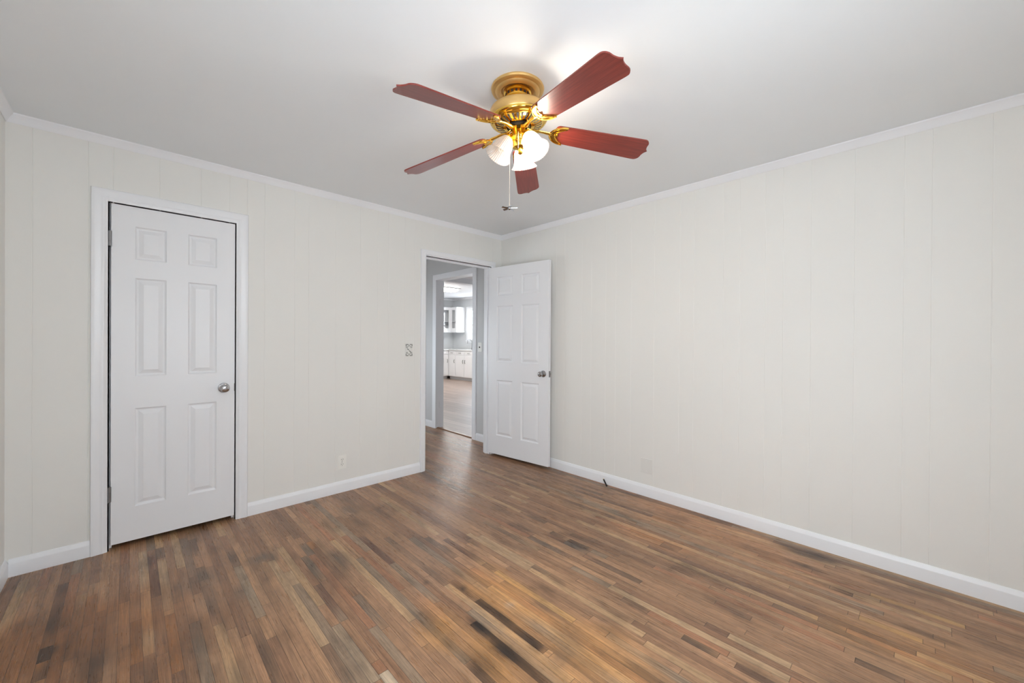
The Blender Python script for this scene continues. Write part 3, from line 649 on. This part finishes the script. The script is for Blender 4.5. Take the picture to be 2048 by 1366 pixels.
# kitchen ceiling lamp
r = empty('kitchen_ceiling_lamp', (2.85, 5.60, KH)); tag(r, 'long glowing white lamp on the kitchen ceiling', 'ceiling light')
def rrect(hx, hy, rad, z, n_=6):
    out = []
    for cx_, cy_, a0 in ((hx-rad, hy-rad, 0), (-hx+rad, hy-rad, PI/2), (-hx+rad, -hy+rad, PI), (hx-rad, -hy+rad, 3*PI/2)):
        for k in range(n_+1): a = a0+PI/2*k/n_; out.append((cx_+rad*math.cos(a), cy_+rad*math.sin(a), z))
    return out
def loft(rings):
    bm = bmesh.new(); R = [[bm.verts.new(v) for v in r_] for r_ in rings]; n_ = len(R[0])
    for a, b in zip(R, R[1:]):
        for k in range(n_): bm.faces.new((a[k], a[(k+1) % n_], b[(k+1) % n_], b[k]))
    bm.faces.new(R[0]); bm.faces.new(R[-1][::-1]); return bm
obj('base', loft([rrect(.64, .21, .10, 0), rrect(.64, .21, .10, -.022), rrect(.60, .17, .09, -.025)]), M['kcab'], r, smooth=30)
obj('lamp_shade', loft([rrect(.58, .155, .09, -.0255), rrect(.58, .155, .09, -.045), rrect(.55, .13, .09, -.070), rrect(.46, .07, .05, -.085)]), M['klamp'], r, smooth=40)

# ------------------------------------------------------------------ wall plates and small fittings
def at_wall(nm, f, a, z, label, cat):
    r_ = empty(nm, f(a, 0, z)); tag(r_, label, cat); return r_
def pbox(parent, f, a, z, nm, p, q, m, bev=0):
    o = obj(nm, box(bmesh.new(), f(a+p[0], p[1], z+p[2]), f(a+q[0], q[1], z+q[2]), bev=bev), m); o.data.transform(Matrix.Translation(f(a, 0, z)).inverted()); o.parent = parent; return o
# ornate switch plate on the door wall
a, z = -1.161, 1.167
r = at_wall('light_switch', F_N, a, z, 'ornate light switch plate with dark scrolled corners left of the doorway', 'light switch')
pbox(r, F_N, a, z, 'cover_plate', (-.035, .0, -.057), (.035, .005, .057), M['plasticw'], bev=.0015)
pbox(r, F_N, a, z, 'switch_toggle', (-.005, .005, -.004), (.005, .018, .012), M['plastic'], bev=.001)
bm = bmesh.new()
for sx in (-1, 1):
    for sz in (-1, 1):
        for rad, ox, oz in ((.011, .017, .041), (.006, .024, .024)):
            pts = [F_N(sx*(ox+rad*math.cos(t)), .0055, sz*(oz+rad*math.sin(t))) for t in [PI*1.6*k/12-.5 for k in range(13)]]
            tube(pts, .0018, 6, bm)
        tube([F_N(sx*.033, .0055, sz*.054), F_N(sx*.033, .0055, sz*.034)], .0014, 6, bm); tube([F_N(sx*.033, .0055, sz*.054), F_N(sx*.010, .0055, sz*.054)], .0014, 6, bm)
tube([F_N(-.020, .0055, .012), F_N(-.004, .0062, .001), F_N(.006, .0062, -.010), F_N(.018, .0055, -.022)], .0028, 6, bm)
o = obj('scroll_ornament', bm, M['pewter'], r, smooth=True); o['label'] = 'dark scrollwork'
# duplex outlet
a, z = -1.772, .248
r = at_wall('electrical_outlet', F_N, a, z, 'white duplex outlet low on the wall between the two doors', 'outlet')
pbox(r, F_N, a, z, 'cover_plate', (-.035, 0, -.057), (.035, .005, .057), M['plastic'], bev=.0015)
for s in (-1, 1):
    bm = lathe([(.0001, .0055), (.0145, .0055), (.0165, .004), (.0165, 0)], 24); bmesh.ops.transform(bm, matrix=Matrix.Rotation(PI/2, 4, 'X'), verts=bm.verts)
    o = obj('receptacle', bm, M['plastic'], r, smooth=30); o.location = (0, -.003, s*.0195)
    bm = bmesh.new()
    box(bm, (-.0075, -.0064, -.001), (-.005, -.0052, .008)); box(bm, (.005, -.0064, -.001), (.0075, -.0052, .008)); box(bm, (-.002, -.0064, -.010), (.002, -.0052, -.006))
    obj('socket_slot', bm, M['pewter'], o)
obj('screw', lathe([(.0001, .0065), (.003, .006), (.0035, .005)], 12), M['steel'], r, mw=Matrix.Rotation(PI/2, 4, 'X'))
# blank plate on the right wall
a, z = -1.776, .246
r = at_wall('blank_cover_plate', F_E, a, z, 'plain painted blank cover plate low on the right wall', 'cover plate')
pbox(r, F_E, a, z, 'cover_plate', (-.050, 0, -.060), (.050, .0045, .060), M['plasticw'], bev=.0015)
for s in (-1, 1): pbox(r, F_E, a, z, 'screw', (-.003, .0045, s*.042-.003), (.003, .0058, s*.042+.003), M['plasticw'], bev=.0008)
# hall switch
a, z = .515, 1.175
r = at_wall('light_switch', fk, a, z, 'white light switch plate on the grey hall wall beside the kitchen doorway', 'light switch')
pbox(r, fk, a, z, 'cover_plate', (-.036, 0, -.058), (.036, .005, .058), M['plastic'], bev=.0015)
o = pbox(r, fk, a, z, 'switch_toggle', (-.005, .005, -.010), (.005, .017, .008), M['pewter'], bev=.001); o['label'] = 'dark toggle'
# door stop at the right baseboard
r = empty('door_stop', (-.0145, -1.380, .040)); tag(r, 'small black spring door stop on the right baseboard', 'door stop')
bm = lathe([(.0001, 0), (.009, 0), (.009, .003), (.005, .006), (.0001, .006)], 16)
obj('base', bm, M['bead'], r, smooth=30, mw=Matrix.Rotation(-PI/2, 4, 'Y'))
pts = []
P0, P1 = Vector((-.006, -.002, 0)), Vector((-.046, -.056, -.026)); dd_ = (P1-P0); e1 = dd_.cross(Vector((0, 0, 1))).normalized(); e2 = dd_.cross(e1).normalized()
for k in range(150):
    t = k/149; pts.append(P0+dd_*t+(e1*math.cos(t*2*PI*13)+e2*math.sin(t*2*PI*13))*.0052)
obj('spring', tube(pts, .0013, 5), M['black'], r, smooth=True)
obj('rubber_tip', tube([P1-dd_*.02, P1+dd_*.10, P1+dd_*.16], [.0075, .0075, .006], 12), M['black'], r, smooth=40)
obj('rod', tube([P0, P1], .0038, 8), M['black'], r, smooth=True)

# ------------------------------------------------------------------ ceiling fan
FC = (-1.742, -2.018, H)
fan = empty('ceiling_fan', FC); tag(fan, 'brass ceiling fan with five cherry blades and three ribbed glass lamp shades', 'ceiling fan')
TILT = Vector((0, 0, 1)).rotation_difference(Vector((-.054, .025, 1)).normalized()).to_matrix().to_4x4()
PIV = Matrix.Translation((0, 0, -.04)); TM = PIV @ TILT @ PIV.inverted()
can = obj('canopy', lathe([(.0001, -.0005), (.121, -.0005), (.1235, -.006), (.121, -.013), (.112, -.018), (.104, -.0175), (.101, -.021), (.094, -.026), (.084, -.027), (.076, -.022), (.070, -.015), (.045, -.012), (.0001, -.012)], 72), M['brassdull'], fan, smooth=35)
nk = obj('hanger_neck', lathe([(.040, -.010), (.060, -.016), (.064, -.020), (.064, -.026), (.058, -.030), (.058, -.048), (.062, -.050), (.062, -.056), (.057, -.060), (.060, -.085), (.085, -.092)], 64), M['brass'], fan, smooth=35)
bm = bmesh.new()
for k in range(18):
    t = 2*PI*k/18; g = bmesh.new(); box(g, (.0575, -.005, -.045), (.0588, .005, -.034)); merge(bm, g, Matrix.Rotation(t, 4, 'Z'))
obj('neck_slots', bm, M['slot'], nk)
hs = obj('motor_housing', lathe([(.050, -.088), (.095, -.090), (.118, -.093), (.129, -.099), (.1335, -.108), (.1335, -.138), (.131, -.142)], 96), M['brassdull'], fan, smooth=35, mw=TM)
pl_ = obj('motor_base', lathe([(.131, -.1415), (.1345, -.144), (.1345, -.150), (.131, -.156), (.122, -.161), (.116, -.160), (.112, -.164), (.100, -.170), (.080, -.176), (.064, -.179), (.058, -.178), (.055, -.170), (.052, -.150)], 96), M['brass'], fan, smooth=35, mw=TM)
bm = bmesh.new()
for k in range(30):
    t = 2*PI*(k+.5)/30; g = bmesh.new()
    # slot following the sloping plate between r=.072 and r=.108
    hw0, hw1 = .0028, .0052
    v = [g.verts.new(p) for p in ((.073, -hw0, -.1785), (.073, hw0, -.1785), (.107, hw1, -.1680), (.107, -hw1, -.1680), (.073, -hw0, -.1765), (.073, hw0, -.1765), (.107, hw1, -.1660), (.107, -hw1, -.1660))]
    for f_ in ((3,2,1,0),(4,5,6,7),(0,1,5,4),(1,2,6,5),(2,3,7,6),(3,0,4,7)): g.faces.new([v[i] for i in f_])
    merge(bm, g, Matrix.Rotation(t, 4, 'Z'))
sl = obj('vent_slots', bm, M['slot'], pl_); sl['label'] = 'dark radial vent slots'
fly = obj('flywheel', lathe([(.0001, -.150), (.052, -.150), (.052, -.183), (.044, -.186), (.0001, -.186)], 48), M['slot'], fan, smooth=30, mw=TM); fly['label'] = 'dark flywheel'
sw = obj('switch_housing', lathe([(.030, -.180), (.038, -.184), (.041, -.190), (.0415, -.222), (.044, -.226), (.044, -.232), (.038, -.238), (.036, -.246), (.040, -.250), (.0405, -.262), (.034, -.274), (.020, -.280), (.012, -.284), (.010, -.292), (.013, -.298), (.008, -.305), (.0001, -.308)], 56), M['brass'], fan, smooth=35, mw=TM)

def zr(r_): return -.177 - .1226*r_      # blade plane falls slightly outward
def blade_bm():
    hw = [(.170, .030), (.176, .046), (.186, .053), (.25, .056), (.45, .063), (.605, .0685)]
    pts = [(u, v) for u, v in hw]
    for k in range(1, 9):                     # rounded outer corner
        a = PI/2*(1-k/8)*1.0; pts.append((.615+.028*math.cos(a), .0405+.028*math.sin(a)))
    pts += [(.6435, .030), (.646, .020), (.650, .011), (.656, .004), (.660, .0)]
    out = pts + [(u, -v) for u, v in reversed(pts[:-1])]
    g = bmesh.new(); t = .0055
    A_ = [g.verts.new((u, v, 0)) for u, v in out]; B_ = [g.verts.new((u, v, -t)) for u, v in out]
    g.faces.new(A_); g.faces.new(B_[::-1])
    for i in range(len(out)): g.faces.new((A_[i], A_[(i+1) % len(out)], B_[(i+1) % len(out)], B_[i]))
    return g
def iron_bm():
    g = bmesh.new()
    def plate(out, z0, z1):
        A_ = [g.verts.new((u, v, z0)) for u, v in out]; B_ = [g.verts.new((u, v, z1)) for u, v in out]
        g.faces.new(A_); g.faces.new(B_[::-1])
        for i in range(len(out)): g.faces.new((A_[i], A_[(i+1) % len(out)], B_[(i+1) % len(out)], B_[i]))
    # scalloped crescent that clasps the blade root
    o1 = [(.150+.073*(1-math.cos(t)), .056*math.sin(t)) for t in [PI/2*k/14*1.02 for k in range(15)]]
    inn = [(.222, .046), (.214, .042), (.205, .038), (.198, .030), (.196, .022), (.190, .016), (.184, .010), (.187, .004), (.190, 0)]
    half = o1 + inn
    full = half + [(u, -v) for u, v in reversed(half[1:-1])]
    plate(full, -.0058, -.0098)
    bmesh.ops.recalc_face_normals(g, faces=g.faces)
    # raised rims
    for s in (-1, 1):
        pts = [(u, s*v*.94, -.0105) for u, v in o1[1:]]
        tube(pts, .0038, 8, g)
        tube([(.176, 0, -.0105), (.178, s*.014, -.011), (.188, s*.024, -.011), (.200, s*.034, -.0105), (.216, s*.044, -.010)], .003, 8, g)
        tube([(.218, s*.049, -.006), (.218, s*.049, -.0135)], .0055, 12, g)
    tube([(.186, 0, -.006), (.186, 0, -.0135)], .0055, 12, g)
    return g
def arm_bm():
    g = bmesh.new()
    tube([(.036, 0, -.004), (.050, 0, -.010), (.062, 0, -.012), (.080, 0, -.007), (.100, 0, -.004), (.125, 0, -.005), (.146, 0, -.006), (.162, 0, -.008)], [.013, .013, .011, .0085, .007, .007, .0085, .006], 14, g, sq=(1.25, .75))
    return g
PHI = math.radians(4.06)
proto = None
for k in range(5):
    a = PI - k*2*PI/5 + PHI
    tip = math.atan(.1226)
    base = TM @ Matrix.Rotation(a, 4, 'Z') @ Matrix.Translation((0, 0, -.177)) @ Matrix.Rotation(tip, 4, 'Y')
    pit = Matrix.Rotation(math.radians(-13), 4, 'X')
    if proto is None:
        b1 = obj('blade', blade_bm(), M['blade'], fan, mw=base @ pit)
        i1 = obj('blade_iron', iron_bm(), M['brass'], fan, smooth=40, mw=base @ pit); i1['label'] = 'polished brass blade bracket'
        c1 = obj('bracket_arm', arm_bm(), M['brass'], i1, smooth=40); c1.matrix_local = pit.inverted()
        proto = (b1, i1, c1)
    else:
        b = proto[0].copy(); C.objects.link(b); b.parent = fan; b.matrix_local = base @ pit
        i = proto[1].copy(); C.objects.link(i); i.parent = fan; i.matrix_local = base @ pit
        c = proto[2].copy(); C.objects.link(c); c.parent = i; c.matrix_local = pit.inverted()

# light kit
def shade_bm():
    prof = [(.0225, 0), (.0245, .004), (.0300, .014), (.0365, .028), (.0405, .044), (.0425, .060), (.0450, .074), (.0500, .088), (.0560, .097), (.0620, .103)]
    rib = lambda t, r_, z_: 1+.026*math.cos(36*t)*min(1, z_/.012)
    lip = lambda t, r_, z_: rib(t, r_, z_)
    g = lathe(prof + [(r_-.0016, z_-.0004) for r_, z_ in reversed(prof)], 288, fn=lip)
    return g
SA = (math.radians(35), math.radians(156), math.radians(-93))
SD = (.056, .060, .050)
sp = None
for n_, a in enumerate(SA):
    nk_ = Vector((.055*math.cos(a), .055*math.sin(a), -.236)); ax = Vector((math.cos(a)*SD[n_], math.sin(a)*SD[n_], -.090)).normalized()
    rot = Vector((0, 0, 1)).rotation_difference(ax).to_matrix().to_4x4(); mw = TM @ Matrix.Translation(nk_) @ rot
    ar = obj('lamp_arm', tube([(.022*math.cos(a), .022*math.sin(a), -.238), (.036*math.cos(a), .036*math.sin(a), -.232), tuple(nk_ - ax*.018), tuple(nk_ - ax*.010)], [.009, .009, .010, .010], 12), M['brass'], fan, smooth=True, mw=TM)
    cup = obj('shade_holder', lathe([(.0001, -.016), (.012, -.016), (.020, -.010), (.0255, -.002), (.0265, .006), (.0245, .007), (.0235, -.001)], 36), M['brass'], fan, smooth=35, mw=mw)
    if sp is None: sp = obj('lamp_shade', shade_bm(), M['shade'], fan, smooth=60, mw=mw); s_ = sp
    else: s_ = sp.copy(); C.objects.link(s_); s_.parent = fan; s_.matrix_local = mw
    s_['label'] = ('ribbed bell glass shade glowing on the far side of the kit', 'ribbed bell glass shade with an unlit bulb on the left', 'ribbed bell glass shade glowing brightly on the right')[n_]
    if n_ == 1:
        pts = [(.011*math.cos(t), .011*math.sin(t), .022+.0026*t) for t in [k*.35 for k in range(58)]]
        o = obj('bulb', tube(pts, .0048, 8), M['cfl'], s_, smooth=True); o['label'] = 'unlit white spiral bulb'
    else:
        o = obj('bulb', lathe([(.0001, -.004), (.011, -.004), (.012, .008), (.016, .020), (.0215, .036), (.0225, .046), (.019, .058), (.010, .066), (.0001, .068)], 28), M['bulb'], s_, smooth=True); o['label'] = 'glowing bulb'
# pull chains
def chain(pts, name='pull_chain'):
    g = bmesh.new(); pts = [Vector(p) for p in pts]
    for a, b in zip(pts, pts[1:]):
        n2 = max(1, int((b-a).length/.0046))
        for k in range(n2):
            bmesh.ops.create_icosphere(g, subdivisions=1, radius=.0017, matrix=Matrix.Translation(a.lerp(b, k/n2)))
        tube([a, b], .0006, 5, g)
    return obj(name, g, M['bead'], fan, smooth=True)
lc = Vector((math.cos(math.radians(136)), math.sin(math.radians(136)), 0)); tc_ = Vector((math.cos(math.radians(226)), math.sin(math.radians(226)), 0))
p0 = lc*.030 + tc_*.026; ch = chain([tuple(p0*.9+Vector((0, 0, -.215))), tuple(p0*1.15+Vector((0, 0, -.222))), tuple(p0*1.15+Vector((0, 0, -.560)))])
ch['label'] = 'long pale bead pull chain'
g = bmesh.new(); bmesh.ops.create_uvsphere(g, u_segments=14, v_segments=8, radius=.009)
pe = obj('pull_ornament', g, M['chrome'], ch, smooth=True); pe.location = p0*1.15+Vector((0, 0, -.567)); pe['label'] = 'tiny fan-shaped chain pull'
g = bmesh.new()
for k in range(5):
    q = bmesh.new(); box(q, (.006, -.0055, -.0015), (.038, .0055, .0008)); merge(g, q, Matrix.Rotation(2*PI*k/5+.35, 4, 'Z') @ Matrix.Rotation(.3, 4, 'X'))
# second, short chain
sc_ = tc_*.045 + lc*(-.004)
ch2 = chain([tuple(sc_+Vector((0, 0, -.225))), tuple(sc_+Vector((0, 0, -.300)))]); ch2['label'] = 'short bead chain between the shades'
me = bpy.data.meshes.new('x'); g.to_mesh(me); g.free(); g = bmesh.new(); g.from_mesh(me); bpy.data.meshes.remove(me)
# ornament blades ride with the hub (thing > part > sub-part), joined into its mesh
g2 = bmesh.new(); g2.from_mesh(pe.data); tm = bpy.data.meshes.new('t2'); g.to_mesh(tm); g.free(); g2.from_mesh(tm); bpy.data.meshes.remove(tm); g2.to_mesh(pe.data); g2.free()
